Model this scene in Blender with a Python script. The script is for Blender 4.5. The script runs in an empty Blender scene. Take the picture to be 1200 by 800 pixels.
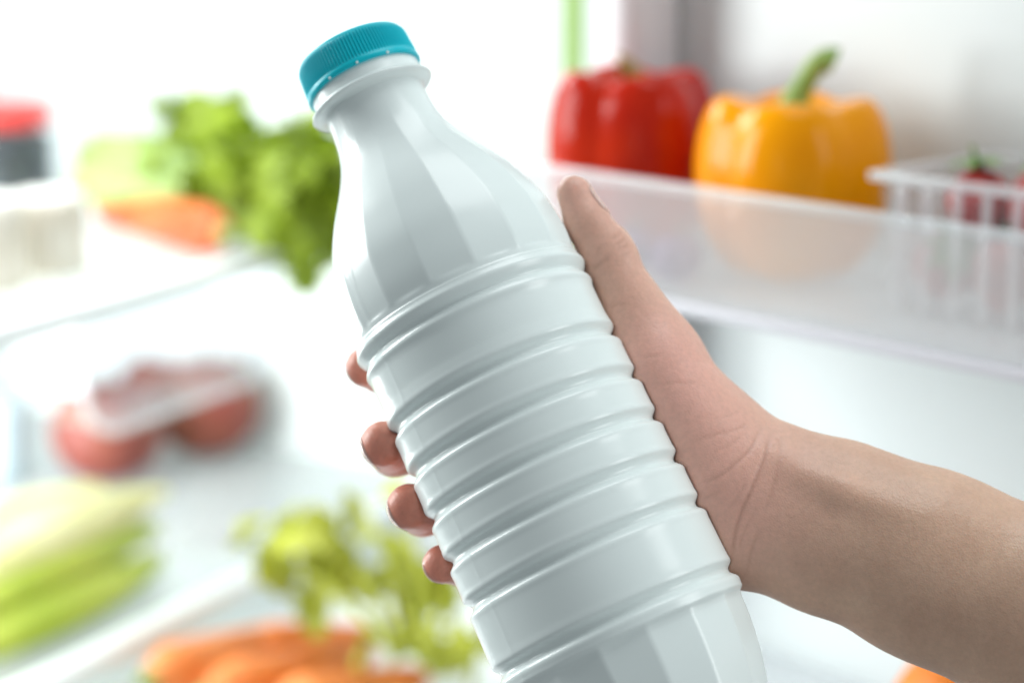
import bpy, math, random
import numpy as np
from mathutils import Vector, Matrix

random.seed(7); np.random.seed(7)
scene = bpy.context.scene
C = scene.collection
PI = math.pi

# ------------------------------------------------------------------ camera
W, H = 1200.0, 800.0
FMM = 70.0
FPX = W * FMM / 36.0
PITCH = math.radians(13.2)
cam_d = bpy.data.cameras.new("camera")
cam_d.lens = FMM; cam_d.sensor_width = 36.0
cam_d.clip_start = 0.01; cam_d.clip_end = 50
cam = bpy.data.objects.new("camera", cam_d); C.objects.link(cam)
cam.location = (0, 0, 0)
cam.rotation_euler = (PI / 2 - PITCH, 0, 0)
scene.camera = cam
cam_d.dof.use_dof = True
cam_d.dof.focus_distance = 0.632
cam_d.dof.aperture_fstop = 4.5
cam_d.dof.aperture_blades = 0

RT = Vector((1, 0, 0))
UP = Vector((0, math.sin(PITCH), math.cos(PITCH)))
FW = Vector((0, math.cos(PITCH), -math.sin(PITCH)))

def ray(px, py):
    return FW + RT * ((px - W / 2) / FPX) + UP * (-(py - H / 2) / FPX)
def at(px, py, depth):
    return ray(px, py) * depth
def on_height(px, py, h):
    r = ray(px, py); return r * (h / r.z)

# ------------------------------------------------------------------ light
world = bpy.data.worlds.new("World"); scene.world = world
world.use_nodes = True
bg = world.node_tree.nodes["Background"]
bg.inputs[0].default_value = (0.90, 0.97, 1.0, 1)
bg.inputs[1].default_value = 0.33

def area(name, loc, target, size, power, color, size_y=None):
    l = bpy.data.lights.new(name, 'AREA')
    l.energy = power; l.color = color; l.size = size
    if size_y: l.shape = 'RECTANGLE'; l.size_y = size_y
    o = bpy.data.objects.new(name, l); C.objects.link(o)
    o.location = loc
    o.rotation_euler = (Vector(target) - Vector(loc)).to_track_quat('-Z', 'Y').to_euler()
    return o
area("window_light", (0.98, 0.36, 0.14), (0.05, 0.66, -0.15), 0.45, 5.5, (0.96, 1.0, 1.0), 0.8)
area("ceiling_light", (0.25, 0.85, 1.3), (0.1, 0.85, -0.2), 0.9, 10.8, (0.95, 1.0, 1.0))
area("refrigerator_lamp", (-0.42, 1.42, 0.22), (-0.25, 1.45, -0.4), 0.35, 5.0, (0.95, 1.0, 0.99))
area("refrigerator_side_lamp", (-0.76, 1.0, 0.08), (0.15, 0.97, -0.1), 0.4, 7.7, (0.96, 1.0, 0.99), 0.5)
area("lower_shelf_fill", (-0.66, 1.30, -0.41), (-0.1, 1.5, -0.52), 0.28, 6.0, (0.96, 1.0, 0.99), 0.22)  # added fill light, out of frame, brightens the lower shelf and drawer

vs = scene.view_settings
vs.view_transform = 'Standard'; vs.look = 'None'; vs.exposure = 0.0; vs.gamma = 1.0
vs.use_curve_mapping = False
scene.render.engine = 'CYCLES'
cy = scene.cycles
cy.use_denoising = True
try: cy.denoiser = 'OPENIMAGEDENOISE'
except Exception: pass
cy.max_bounces = 10; cy.diffuse_bounces = 4; cy.glossy_bounces = 4
cy.transmission_bounces = 8; cy.transparent_max_bounces = 16
cy.sample_clamp_indirect = 6.0

# ------------------------------------------------------------------ helpers
def tag(o, label=None, cat=None, group=None, kind=None):
    if label: o["label"] = label
    if cat: o["category"] = cat
    if group: o["group"] = group
    if kind: o["kind"] = kind
    return o
def empty(name, loc=(0, 0, 0)):
    o = bpy.data.objects.new(name, None); C.objects.link(o); o.location = loc
    o.empty_display_size = 0.02
    return o
def mesh(name, verts, faces, mat, parent=None, smooth=True):
    me = bpy.data.meshes.new(name)
    me.from_pydata([tuple(v) for v in verts], [], [tuple(f) for f in faces])
    me.update()
    if smooth:
        me.polygons.foreach_set("use_smooth", [True] * len(me.polygons))
    if mat: me.materials.append(mat)
    o = bpy.data.objects.new(name, me); C.objects.link(o)
    if parent:
        o.parent = parent
        # parents are plain translated empties: keep world coordinates
        o.location = -parent_loc(parent)
    return o
def parent_loc(p):
    v = Vector(p.location)
    while p.parent: p = p.parent; v += Vector(p.location)
    return v
def grid_faces(n, m, close_m=True):
    f = []
    mm = m if close_m else m - 1
    for i in range(n - 1):
        for j in range(mm):
            a = i * m + j; b = i * m + (j + 1) % m
            f.append((a, b, b + m, a + m))
    return f
def frame_from(z):
    z = Vector(z).normalized()
    x = Vector((0, 0, 1)).cross(z)
    if x.length < 1e-3: x = Vector((1, 0, 0))
    x.normalize(); y = z.cross(x)
    return x, y, z
def tube(path, radii, seg=14, cap=True):
    path = [Vector(p) for p in path]
    if not hasattr(radii, '__len__'): radii = [radii] * len(path)
    V = []; F = []
    n = len(path)
    x = None
    for i in range(n):
        t = (path[min(i + 1, n - 1)] - path[max(i - 1, 0)]).normalized()
        if x is None: x, y, _ = frame_from(t)
        else:
            x = (x - t * x.dot(t)).normalized(); y = t.cross(x)
        for j in range(seg):
            a = 2 * PI * j / seg
            V.append(path[i] + (x * math.cos(a) + y * math.sin(a)) * radii[i])
    F = grid_faces(n, seg)
    if cap:
        F.append(tuple(range(seg - 1, -1, -1)))
        F.append(tuple(range((n - 1) * seg, n * seg)))
    return V, F
def spline(pts, n):
    pts = [Vector(p) for p in pts]
    P = [pts[0] * 2 - pts[1]] + pts + [pts[-1] * 2 - pts[-2]]
    out = []
    m = len(pts) - 1
    for k in range(n):
        t = k / (n - 1) * m; i = min(int(t), m - 1); u = t - i
        a, b, c, d = P[i], P[i + 1], P[i + 2], P[i + 3]
        out.append(0.5 * ((2 * b) + (c - a) * u + (2 * a - 5 * b + 4 * c - d) * u * u + (3 * b - 3 * c + d - a) * u ** 3))
    return out
def boxv(o, ex, ey, ez, bev=0.0):
    """box with origin corner o and edge vectors ex, ey, ez (bevelled by a chamfer)"""
    o, ex, ey, ez = Vector(o), Vector(ex), Vector(ey), Vector(ez)
    import bmesh
    bm = bmesh.new()
    vs_ = [bm.verts.new(o + ex * i + ey * j + ez * k) for k in (0, 1) for j in (0, 1) for i in (0, 1)]
    for f in ((0, 2, 3, 1), (4, 5, 7, 6), (0, 1, 5, 4), (2, 6, 7, 3), (0, 4, 6, 2), (1, 3, 7, 5)):
        bm.faces.new([vs_[i] for i in f])
    bmesh.ops.recalc_face_normals(bm, faces=bm.faces)
    if bev > 0:
        bmesh.ops.bevel(bm, geom=bm.edges[:], offset=bev, segments=3, profile=0.6, affect='EDGES')
    bm.verts.ensure_lookup_table()
    V = [v.co.copy() for v in bm.verts]
    bm.verts.index_update()
    F = [[v.index for v in f.verts] for f in bm.faces]
    bm.free()
    return V, F
def merge(*vf):
    V = []; F = []
    for v, f in vf:
        n = len(V); V += list(v); F += [tuple(i + n for i in q) for q in f]
    return V, F

# ------------------------------------------------------------------ materials
def mat(name, col, rough=0.5, var=None, scale=20, bump=0.0, bscale=60, sss=0.0, ssr=(0.01, 0.01, 0.01), spec=0.5, coat=0.0, detail=4):
    m = bpy.data.materials.new(name); m.use_nodes = True
    nt = m.node_tree; b = nt.nodes["Principled BSDF"]
    b.inputs["Roughness"].default_value = rough
    b.inputs["Specular IOR Level"].default_value = spec
    b.inputs["Base Color"].default_value = (*col, 1)
    b.inputs["Coat Weight"].default_value = coat
    if coat: b.inputs["Coat Roughness"].default_value = 0.08
    tc = nt.nodes.new("ShaderNodeTexCoord")
    if var:
        n = nt.nodes.new("ShaderNodeTexNoise"); n.inputs["Scale"].default_value = scale; n.inputs["Detail"].default_value = detail
        nt.links.new(tc.outputs["Object"], n.inputs["Vector"])
        r = nt.nodes.new("ShaderNodeValToRGB")
        r.color_ramp.elements[0].position = 0.32; r.color_ramp.elements[1].position = 0.68
        r.color_ramp.elements[0].color = (*col, 1); r.color_ramp.elements[1].color = (*var, 1)
        nt.links.new(n.outputs["Fac"], r.inputs[0]); nt.links.new(r.outputs[0], b.inputs["Base Color"])
    if bump:
        n2 = nt.nodes.new("ShaderNodeTexNoise"); n2.inputs["Scale"].default_value = bscale; n2.inputs["Detail"].default_value = 5
        nt.links.new(tc.outputs["Object"], n2.inputs["Vector"])
        bp = nt.nodes.new("ShaderNodeBump"); bp.inputs["Strength"].default_value = bump; bp.inputs["Distance"].default_value = 0.001
        nt.links.new(n2.outputs["Fac"], bp.inputs["Height"]); nt.links.new(bp.outputs[0], b.inputs["Normal"])
    if sss:
        b.inputs["Subsurface Weight"].default_value = sss
        b.inputs["Subsurface Radius"].default_value = ssr
        b.inputs["Subsurface Scale"].default_value = 1.0
    return m
def clear_mat(name, tint=(0.93, 0.96, 0.98), milk=0.25, rough=0.08, gloss=0.12):
    """clear moulded plastic: see-through, a little milky, with a surface sheen"""
    m = bpy.data.materials.new(name); m.use_nodes = True
    nt = m.node_tree; nt.nodes.clear()
    out = nt.nodes.new("ShaderNodeOutputMaterial")
    tr = nt.nodes.new("ShaderNodeBsdfTransparent"); tr.inputs[0].default_value = (*tint, 1)
    df = nt.nodes.new("ShaderNodeBsdfDiffuse"); df.inputs[0].default_value = (0.93, 0.935, 0.94, 1)
    tl = nt.nodes.new("ShaderNodeBsdfTranslucent"); tl.inputs[0].default_value = (0.93, 0.935, 0.94, 1)
    gl = nt.nodes.new("ShaderNodeBsdfGlossy"); gl.inputs[1].default_value = rough
    m0 = nt.nodes.new("ShaderNodeMixShader"); m0.inputs[0].default_value = 0.2
    nt.links.new(df.outputs[0], m0.inputs[1]); nt.links.new(tl.outputs[0], m0.inputs[2])
    m1 = nt.nodes.new("ShaderNodeMixShader"); m1.inputs[0].default_value = milk
    nt.links.new(tr.outputs[0], m1.inputs[1]); nt.links.new(m0.outputs[0], m1.inputs[2])
    fr = nt.nodes.new("ShaderNodeLayerWeight"); fr.inputs[0].default_value = 0.5
    pw = nt.nodes.new("ShaderNodeMath"); pw.operation = 'POWER'; pw.inputs[1].default_value = 4.0
    nt.links.new(fr.outputs["Facing"], pw.inputs[0])
    mx = nt.nodes.new("ShaderNodeMath"); mx.operation = 'MULTIPLY_ADD'; mx.inputs[1].default_value = 0.5; mx.inputs[2].default_value = gloss
    mx.use_clamp = True
    nt.links.new(pw.outputs[0], mx.inputs[0])
    m2 = nt.nodes.new("ShaderNodeMixShader")
    nt.links.new(mx.outputs[0], m2.inputs[0]); nt.links.new(m1.outputs[0], m2.inputs[1]); nt.links.new(gl.outputs[0], m2.inputs[2])
    nt.links.new(m2.outputs[0], out.inputs[0])
    return m

M = {}
M['bottle'] = mat("white_bottle_plastic", (0.785, 0.86, 0.85), 0.24, var=(0.80, 0.872, 0.862), scale=30, bump=0.03, bscale=120, sss=0.12, ssr=(0.004, 0.004, 0.004))
M['cap'] = mat("teal_cap_plastic", (0.0, 0.50, 0.61), 0.3, var=(0.0, 0.53, 0.64), scale=60, spec=0.3, sss=0.05, ssr=(0.002, 0.003, 0.003))
M['liner'] = mat("white_liner_plastic", (0.73, 0.785, 0.79), 0.35, var=(0.75, 0.80, 0.805), scale=6, bump=0.03, bscale=40)
M['rib'] = mat("grey_door_edge_plastic", (0.74, 0.72, 0.75), 0.45, var=(0.77, 0.74, 0.76), scale=8)
M['trim'] = mat("white_shelf_trim", (0.82, 0.85, 0.86), 0.3, var=(0.84, 0.86, 0.87), scale=10)
M['clear'] = clear_mat("clear_bin_plastic", tint=(0.985, 0.985, 0.99), milk=0.32, gloss=0.04)
M['tray'] = clear_mat("clear_tray_plastic", tint=(0.95, 0.96, 0.98), milk=0.02, gloss=0.01)
M['clear_rim'] = clear_mat("clear_bin_rim", milk=0.4, gloss=0.08)
M['clear_thin'] = clear_mat("clear_punnet_plastic", tint=(0.985, 0.985, 0.99), milk=0.04, gloss=0.03)
M['glass'] = clear_mat("shelf_glass", tint=(0.97, 0.99, 0.985), milk=0.35, gloss=0.03)

# =================================================================== REFRIGERATOR (the setting in view)
# door: the shelf lip runs along DD at the measured edge line, NB points into the door
A_LIP = at(925, 236.0, 0.90)
DD = Vector((-0.70, 0.715, 0)).normalized()
NB = Vector((0.715, 0.70, 0)).normalized()
H_LIP = A_LIP.z
H_FLOOR = at(925, 384.0, 0.90).z
def D(t, n, z):   # t along the shelf (towards the hinge), n into the door, z height
    return Vector((A_LIP.x, A_LIP.y, 0)) + DD * t + NB * n + Vector((0, 0, z))
T0, T1 = -0.42, 0.175
NLIN = 0.135

# compartment: shelf front edge runs along WD, DI points into the compartment
E0 = at(0, 388, 1.25)
WD = Vector((0.485, 0.875, 0)).normalized()
DI = Vector((-0.875, 0.485, 0)).normalized()
H1 = E0.z
H2 = -0.525
H3 = -0.562
def Fp(s, d, z):
    return Vector((E0.x, E0.y, 0)) + WD * s + DI * d + Vector((0, 0, z))
ZV = Vector((0, 0, 1))

fridge = empty("refrigerator", Fp(0.3, 0.2, -1.0))
tag(fridge, "open white refrigerator with clear door shelf and glass shelves", "refrigerator")
S1 = 0.56
mesh("side_wall", *boxv(Fp(S1, -0.005, -1.0), DI * 0.75, WD * 0.03, ZV * 1.5, 0.006), M['liner'], fridge, False)
mesh("back_wall", *boxv(Fp(-0.55, 0.56, -1.0), WD * 1.0, DI * 0.03, ZV * 1.5, 0.006), M['liner'], fridge, False)
mesh("hinge_panel", *boxv(Fp(S1 - 0.001, -0.012, -1.0), Vector((0.58, -0.12, 0)), Vector((0.01, 0.05, 0)), ZV * 1.5, 0.006), M['liner'], fridge, False)
mesh("lower_panel", *boxv(Fp(-0.3, 0.03, -1.0), WD * 0.755, DI * 0.03, ZV * (1.0 + H2 - 0.05), 0.004), M['liner'], fridge, False)
for (h, sA) in ((H1, -0.3), (H2, -0.3)):
    sh = mesh("shelf", *boxv(Fp(sA, 0.022, h - 0.006), WD * (S1 - sA - 0.004), DI * 0.51, ZV * 0.006, 0.001), M['glass'], fridge, False)
    mesh("shelf_trim", *boxv(Fp(sA, 0.0, h - 0.013), WD * (S1 - sA - 0.004), DI * 0.021, ZV * 0.015, 0.004), M['trim'], sh, True)
# pulled-out drawer at the bottom
dr = mesh("drawer", *merge(boxv(Fp(-0.2, -0.42, H3 - 0.006), WD * 0.66, DI * 0.44, ZV * 0.006, 0.001),
      boxv(Fp(-0.2, -0.426, H3 - 0.006), WD * 0.66, DI * 0.005, ZV * 0.04, 0.001),
      boxv(Fp(0.462, -0.42, H3 - 0.006), WD * 0.005, DI * 0.44, ZV * 0.04, 0.001)), M['trim'], fridge, False)
# narrow green strip beyond the hinge
post = mesh("green_strip", *boxv(Vector((at(658, 50, 1.42).x, at(658, 50, 1.42).y, -1.0)), Vector((0.017, 0, 0)), Vector((0, 0.016, 0)), ZV * 1.5, 0.002),
     mat("lime_green_paint", (0.38, 0.56, 0.18), 0.5, var=(0.40, 0.58, 0.20), scale=15), fridge, False)

# ---- door with its raised edge and the clear shelf
door = mesh("door", *boxv(D(T0 - 0.2, NLIN, -1.0), DD * (T1 - T0 + 0.22), NB * 0.05, ZV * 1.5, 0.01), M['liner'], fridge, True)
mesh("door_rib", *boxv(D(T1 + 0.004, 0.088, -1.0), DD * 0.03, NB * (NLIN - 0.089), ZV * 1.5, 0.012), M['rib'], door, True)
HF = H_FLOOR
bin_ = mesh("door_shelf", *boxv(D(T0, 0.004, HF), DD * (T1 - T0), NB * (NLIN - 0.008), ZV * 0.004, 0.001), M['clear_rim'], fridge, False)
mesh("front_panel", *boxv(D(T0, 0.0, HF), DD * (T1 - T0), NB * 0.0028, ZV * (H_LIP - HF - 0.004), 0.0008), M['clear'], bin_, False)
mesh("rim", *boxv(D(T0, -0.002, H_LIP - 0.004), DD * (T1 - T0), NB * 0.006, ZV * 0.005, 0.0015), M['clear_rim'], bin_, True)
mesh("base_rim", *boxv(D(T0, -0.003, HF - 0.006), DD * (T1 - T0), NB * 0.007, ZV * 0.006, 0.0015), mat("grey_lilac_edge", (0.66, 0.65, 0.70), 0.3), bin_, True)

# =================================================================== BOTTLE
TILT = math.radians(12.0)
AX2 = Vector((-math.sin(math.radians(25.0)), math.cos(math.radians(25.0))))          # axis direction in the picture plane (x right, y up)
D0 = 0.667
BO = at(549.5, 360, D0)
E_A = (RT * AX2.x + UP * AX2.y) * math.cos(TILT) + FW * math.sin(TILT)
E_R = RT * AX2.y - UP * AX2.x
E_W = E_A.cross(E_R) * -1.0
if E_W.dot(FW) < 0: E_W = -E_W
def B(u, v, w):      # bottle frame in millimetres -> world
    return BO + (E_R * u + E_A * v + E_W * w) * 0.001
def inv_pix(px, py, w):   # millimetre coordinates on the plane at depth w behind the bottle axis
    r = ray(px, py)
    k = (BO.dot(E_W) + w * 0.001) / r.dot(E_W)
    p = r * k - BO
    return np.array([p.dot(E_R) * 1000, p.dot(E_A) * 1000, w])

R0 = 40.7
grooves = [-29.4, -45.4, -60.8, -76.2, -92.2, -115.6]
sh_z = [-4, 0.9, 8.3, 20, 34.6, 44.6, 51.4, 59.5, 66.5, 74, 82]
sh_r = [40.2, 40.2, 40.8, 39.6, 34.7, 29.6, 25.3, 20.9, 18.7, 17.9, 17.7]
def pchip(x, y, xq):
    x = np.array(x, float); y = np.array(y, float)
    h = np.diff(x); dl = np.diff(y) / h
    m = np.zeros(len(x))
    for i in range(1, len(x) - 1):
        if dl[i - 1] * dl[i] > 0:
            m[i] = 3 * (h[i - 1] + h[i]) / ((2 * h[i] + h[i - 1]) / dl[i - 1] + (h[i] + 2 * h[i - 1]) / dl[i])
    m[0] = dl[0]; m[-1] = dl[-1]
    xq = np.asarray(xq, float); i = np.clip(np.searchsorted(x, xq) - 1, 0, len(x) - 2)
    t = (xq - x[i]) / h[i]
    return ((1 + 2 * t) * (1 - t) ** 2 * y[i] + t * (1 - t) ** 2 * h[i] * m[i] + t * t * (3 - 2 * t) * y[i + 1] + t * t * (t - 1) * h[i] * m[i + 1])
_zt = np.linspace(-4, 82, 345)
_rt = pchip(sh_z, sh_r, _zt)
_k = np.exp(-(np.arange(-18, 19) * 0.25 / 2.4) ** 2); _k /= _k.sum()
_rs = np.convolve(np.pad(_rt, 18, mode='edge'), _k, 'valid')
def shoulder_r(z): return np.interp(z, _zt, _rs)
def sstep(a, b, x):
    t = np.clip((x - a) / (b - a), 0, 1); return t * t * (3 - 2 * t)
def body_r(z):
    z = np.asarray(z, float)
    r = R0 + 1.7 * np.clip((-z - 20) / 100.0, 0, 1.2)
    top = z > 1.0
    r = np.where(top, shoulder_r(np.maximum(z, -4)), r)
    # bead under the shoulder, shallow groove, then the first band
    r = r + 0.9 * np.exp(-((z + 2.2) / 1.5) ** 2)
    r = r - 1.3 * np.exp(-((z + 6.0) / 1.3) ** 2)
    r = r + 0.45 * np.exp(-((z + 9.2) / 1.2) ** 2)
    r = r - 0.25 * sstep(-9, -13, z) * sstep(-25, -21, z)
    for g in grooves:
        a = np.abs(z - g)
        r = r - 1.95 * (1 - sstep(0.3, 3.0, a))
        r = r + 0.16 * np.exp(-((a - 3.6) / 1.0) ** 2)
    # bead under the last groove, then the tapering facetted foot
    r = r - 0.7 * sstep(-121.5, -123.0, z)
    lo = np.clip((-123 - z) / 46.0, 0, 1)
    r = r - 0.9 * sstep(-121.0, -125.0, z) - 10.0 * lo ** 1.75
    return r
def facet_amount(z):
    z = np.asarray(z, float)
    return 0.78 * sstep(2.2, 4.0, z) * (1 - sstep(46, 76, z)) + sstep(-121.2, -123.4, z) * 1.0
NF = 16
F_OFF = math.radians(12.0)
def facet(th):
    p = 2 * PI / NF
    a = np.mod(th - F_OFF, p) - p / 2
    return math.cos(p / 2) / np.cos(a) / math.cos(p / 2) * math.cos(p / 2) * 1.006
def build_bottle():
    zs = []
    def seg(a, b, st): zs.extend(list(np.arange(a, b, st)))
    seg(-168, -126, 1.5); seg(-126, -112, 0.35); seg(-112, -97, 1.2)
    seg(-97, 6, 0.4); seg(6, 80.0, 1.4)
    zs.append(80.0)
    zs = np.array(zs)
    m = 16 * 16
    th = F_OFF + 2 * PI * np.arange(m) / m
    r = body_r(zs); fa = facet_amount(zs)
    R = r[:, None] * (1 + fa[:, None] * (facet(th)[None, :] - 1))
    # faint parting line of the mould
    for t0 in (math.radians(-50), math.radians(130)):
        dth = np.angle(np.exp(1j * (th - t0)))
        R = R + 0.15 * np.exp(-(dth / 0.014) ** 2)[None, :]
    # blow-moulded walls are never quite true
    R = R + (0.10 * np.sin(2 * th + 0.6)[None, :] * np.sin(zs / 31.0 + 1.0)[:, None] + 0.06 * np.sin(5 * th + 2.0)[None, :] * np.sin(zs / 17.0)[:, None])
    V = []
    for i, z in enumerate(zs):
        for j in range(m):
            V.append(B(R[i, j] * math.sin(th[j]), z, -R[i, j] * math.cos(th[j])))
    F = grid_faces(len(zs), m)
    # base: rounded foot and recessed bottom
    n0 = 0
    rings = [(-171.5, 28.6), (-173, 26.0), (-172.5, 23.5), (-169, 18.0), (-167.5, 8.0)]
    V2 = []
    for (z, rr) in rings:
        for j in range(m): V2.append(B(rr * math.sin(th[j]), z, -rr * math.cos(th[j])))
    base = len(V)
    V += V2
    for j in range(m):
        k = (j + 1) % m
        F.append((k, j, base + j, base + k))
        for q in range(len(rings) - 1):
            a = base + q * m
            F.append((a + k, a + j, a + m + j, a + m + k))
    a = base + (len(rings) - 1) * m
    F.append(tuple(a + j for j in range(m)))
    return V, F
DZ = 4.0
def lathe(prof, m=160, mod=None):
    V = []
    for (z, r) in prof:
        for j in range(m):
            t = 2 * PI * j / m
            rr = r if mod is None else mod(z, r, t)
            V.append(B(rr * math.sin(t), z + DZ, -rr * math.cos(t)))
    F = grid_faces(len(prof), m)
    return V, F
bottle = empty("milk_bottle", B(0, -173, 0))
tag(bottle, "white ribbed plastic milk bottle with teal screw cap held in the hand", "bottle")
body = mesh("body", *build_bottle(), M['bottle'], bottle)
# collar: neck finish and transfer ring
prof = [(74.6, 17.5), (75.4, 18.2), (76.0, 20.3), (76.3, 21.8), (76.9, 22.2), (77.5, 21.9), (77.9, 20.8), (78.3, 19.9), (79.0, 19.75),
        (82.0, 19.7), (83.6, 19.4), (84.2, 18.4), (84.2, 15)]
mesh("neck_ring", *lathe(prof), M['bottle'], bottle)
NK = 108
def knurl(z, r, t):
    if 85.3 < z < 95.0 and r > 18.5:
        e = min(1, (z - 85.3) / 0.7, (95.0 - z) / 0.8)
        return r + 0.38 * e * (abs(math.sin(NK * t / 2)) * 2 - 1.2)
    return r
prof = [(83.2, 18.6), (83.0, 20.2), (83.2, 20.75), (83.9, 20.85), (84.7, 20.8), (85.2, 20.5), (85.4, 20.45), (86.2, 20.4), (88, 20.3), (91, 20.1), (93.6, 19.95), (94.6, 19.85), (95.2, 19.6),
        (96.0, 19.1), (96.4, 18.3), (96.5, 16.5), (96.3, 12), (96.3, 4), (96.3, 0.01)]
cap = mesh("cap", *lathe(prof, NK * 8, knurl), M['cap'], bottle)
# moulded bridge points of the tear band
for a in (-28, 2, 33):
    t = math.radians(a)
    p0 = Vector((20.85 * math.sin(t), 83.4 + DZ, -20.85 * math.cos(t)))
    V, F = boxv((-0.4, -0.5, -0.2), (0.8, 0, 0), (0, 0.8, 0), (0, 0, 0.5), 0.12)
    ex = Vector((math.cos(t), 0, math.sin(t))); ez = Vector((math.sin(t), 0, -math.cos(t)))
    V2 = []
    for v in V:
        q = p0 + ex * v.x + Vector((0, 1, 0)) * v.y + ez * v.z
        V2.append(B(q.x, q.y, q.z))
    mesh("bridge", V2, F, M['bottle'], cap)

# =================================================================== HAND AND FOREARM (one continuous surface from a distance field)
class SDF:
    def __init__(s, lo, hi, h):
        s.lo = np.array(lo, np.float32); s.h = h
        s.n = np.ceil((np.array(hi) - np.array(lo)) / h).astype(int) + 1
        s.a = np.full(tuple(s.n), 60.0, np.float32)
        s.ax = [s.lo[i] + h * np.arange(s.n[i], dtype=np.float32) for i in range(3)]
    def sub(s, lo, hi):
        i0 = np.clip(np.floor((np.array(lo) - s.lo) / s.h).astype(int), 0, s.n)
        i1 = np.clip(np.ceil((np.array(hi) - s.lo) / s.h).astype(int) + 1, 0, s.n)
        sl = tuple(slice(a, b) for a, b in zip(i0, i1))
        X = s.ax[0][sl[0]][:, None, None]; Y = s.ax[1][sl[1]][None, :, None]; Z = s.ax[2][sl[2]][None, None, :]
        return sl, X, Y, Z
    def smin(s, sl, d, k):
        a = s.a[sl]
        h = np.maximum(k - np.abs(a - d), 0) / k
        s.a[sl] = np.minimum(a, d) - h * h * k * 0.25
    def cone(s, p, q, r0, r1, k=6.0, sq=None):
        """tapered capsule; sq=(direction, factor) flattens it along a direction"""
        p = np.array(p, np.float32); q = np.array(q, np.float32)
        R = max(r0, r1) * 1.15 + k + 6
        sl, X, Y, Z = s.sub(np.minimum(p, q) - R, np.maximum(p, q) + R)
        if s.a[sl].size == 0: return
        dx, dy, dz = X - p[0], Y - p[1], Z - p[2]
        e = q - p; L2 = float(e @ e) + 1e-9
        t = np.clip((dx * e[0] + dy * e[1] + dz * e[2]) / L2, 0, 1)
        dx = dx - e[0] * t; dy = dy - e[1] * t; dz = dz - e[2] * t
        d2 = dx * dx + dy * dy + dz * dz
        if sq is not None:
            n = np.array(sq[0], float); n = n / np.linalg.norm(n); f = sq[1]
            c = dx * n[0] + dy * n[1] + dz * n[2]
            d2 = d2 + c * c * (1 / f ** 2 - 1)
        d = np.sqrt(d2) - (r0 + (r1 - r0) * t)
        s.smin(sl, d, k)
    def sample(s, p):
        g = (np.array(p) - s.lo) / s.h
        i = np.clip(np.floor(g).astype(int), 0, s.n - 2); f = g - i
        v = 0
        for a in (0, 1):
            for b in (0, 1):
                for c in (0, 1):
                    v += s.a[i[0] + a, i[1] + b, i[2] + c] * (f[0] if a else 1 - f[0]) * (f[1] if b else 1 - f[1]) * (f[2] if c else 1 - f[2])
        return float(v)
    def polygons(s):
        S = s.a; ins = S < 0
        nx, ny, nz = S.shape
        cnt = np.zeros((nx - 1, ny - 1, nz - 1), np.int8)
        for a in (0, 1):
            for b in (0, 1):
                for c in (0, 1):
                    cnt += ins[a:nx - 1 + a, b:ny - 1 + b, c:nz - 1 + c]
        act = (cnt > 0) & (cnt < 8)
        idx = np.full(act.shape, -1, np.int64)
        cells = np.argwhere(act); idx[act] = np.arange(len(cells))
        acc = np.zeros((len(cells), 3)); num = np.zeros(len(cells))
        ci = cells
        corners = [(a, b, c) for a in (0, 1) for b in (0, 1) for c in (0, 1)]
        val = {c: S[ci[:, 0] + c[0], ci[:, 1] + c[1], ci[:, 2] + c[2]].astype(np.float64) for c in corners}
        for c in corners:
            for d in range(3):
                if c[d] == 0:
                    e = list(c); e[d] = 1; e = tuple(e)
                    v0, v1 = val[c], val[e]
                    m = (v0 < 0) != (v1 < 0)
                    t = np.where(m, v0 / np.where(m, v0 - v1, 1), 0)
                    p = np.array(c, float)[None, :].repeat(len(ci), 0); p[:, d] += t
                    acc += np.where(m[:, None], p, 0); num += m
        V = (ci + acc / num[:, None]) * s.h + s.lo
        F = []
        for d in range(3):
            s0 = [slice(0, -1)] * 3
            e0 = [slice(None)] * 3; e0[d] = slice(0, -1); e1 = [slice(None)] * 3; e1[d] = slice(1, None)
            A = ins[tuple(e0)]; Bb = ins[tuple(e1)]
            ch = A != Bb
            E = np.argwhere(ch)
            o1, o2 = [(1, 2), (2, 0), (0, 1)][d]
            ok = (E[:, o1] > 0) & (E[:, o2] > 0) & (E[:, o1] < S.shape[o1] - 1) & (E[:, o2] < S.shape[o2] - 1)
            E = E[ok]
            def cell(a, b):
                Q = E.copy(); Q[:, o1] -= a; Q[:, o2] -= b
                return idx[Q[:, 0], Q[:, 1], Q[:, 2]]
            q = np.stack([cell(1, 1), cell(0, 1), cell(0, 0), cell(1, 0)], 1)
            fl = A[E[:, 0], E[:, 1], E[:, 2]]
            q[~fl] = q[~fl][:, ::-1]
            F.append(q)
        return V, np.concatenate(F)

G = SDF((-66, -262, -40), (232, 36, 82), 0.85)
P = inv_pix
wn = (0, 0, 1)
# forearm and wrist
f_end = P(1620, 868, 4); f_mid = P(1270, 740, 6); f_a = P(1085, 660, 9); f_b = P(985, 617, 12); wr = P(896, 588, 15)
G.cone(f_mid, f_end, 34.2, 39, 10, (wn, 0.86))
G.cone(f_a, f_mid, 28.1, 34.2, 14, (wn, 0.82))
G.cone(f_b, f_a, 26.0, 28.1, 14, (wn, 0.76))
G.cone(wr, f_b, 23.4, 26.2, 10, (wn, 0.72))
# long tendon ridge seen on the inner wrist
for (a, b, ra, rb) in (((918, 548, 0.6), (985, 578, -4.6), 2.4, 2.8), ((985, 578, -4.6), (1085, 615, -8.3), 2.8, 2.2)):
    G.cone(P(*a), P(*b), ra, rb, 7)
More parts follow.
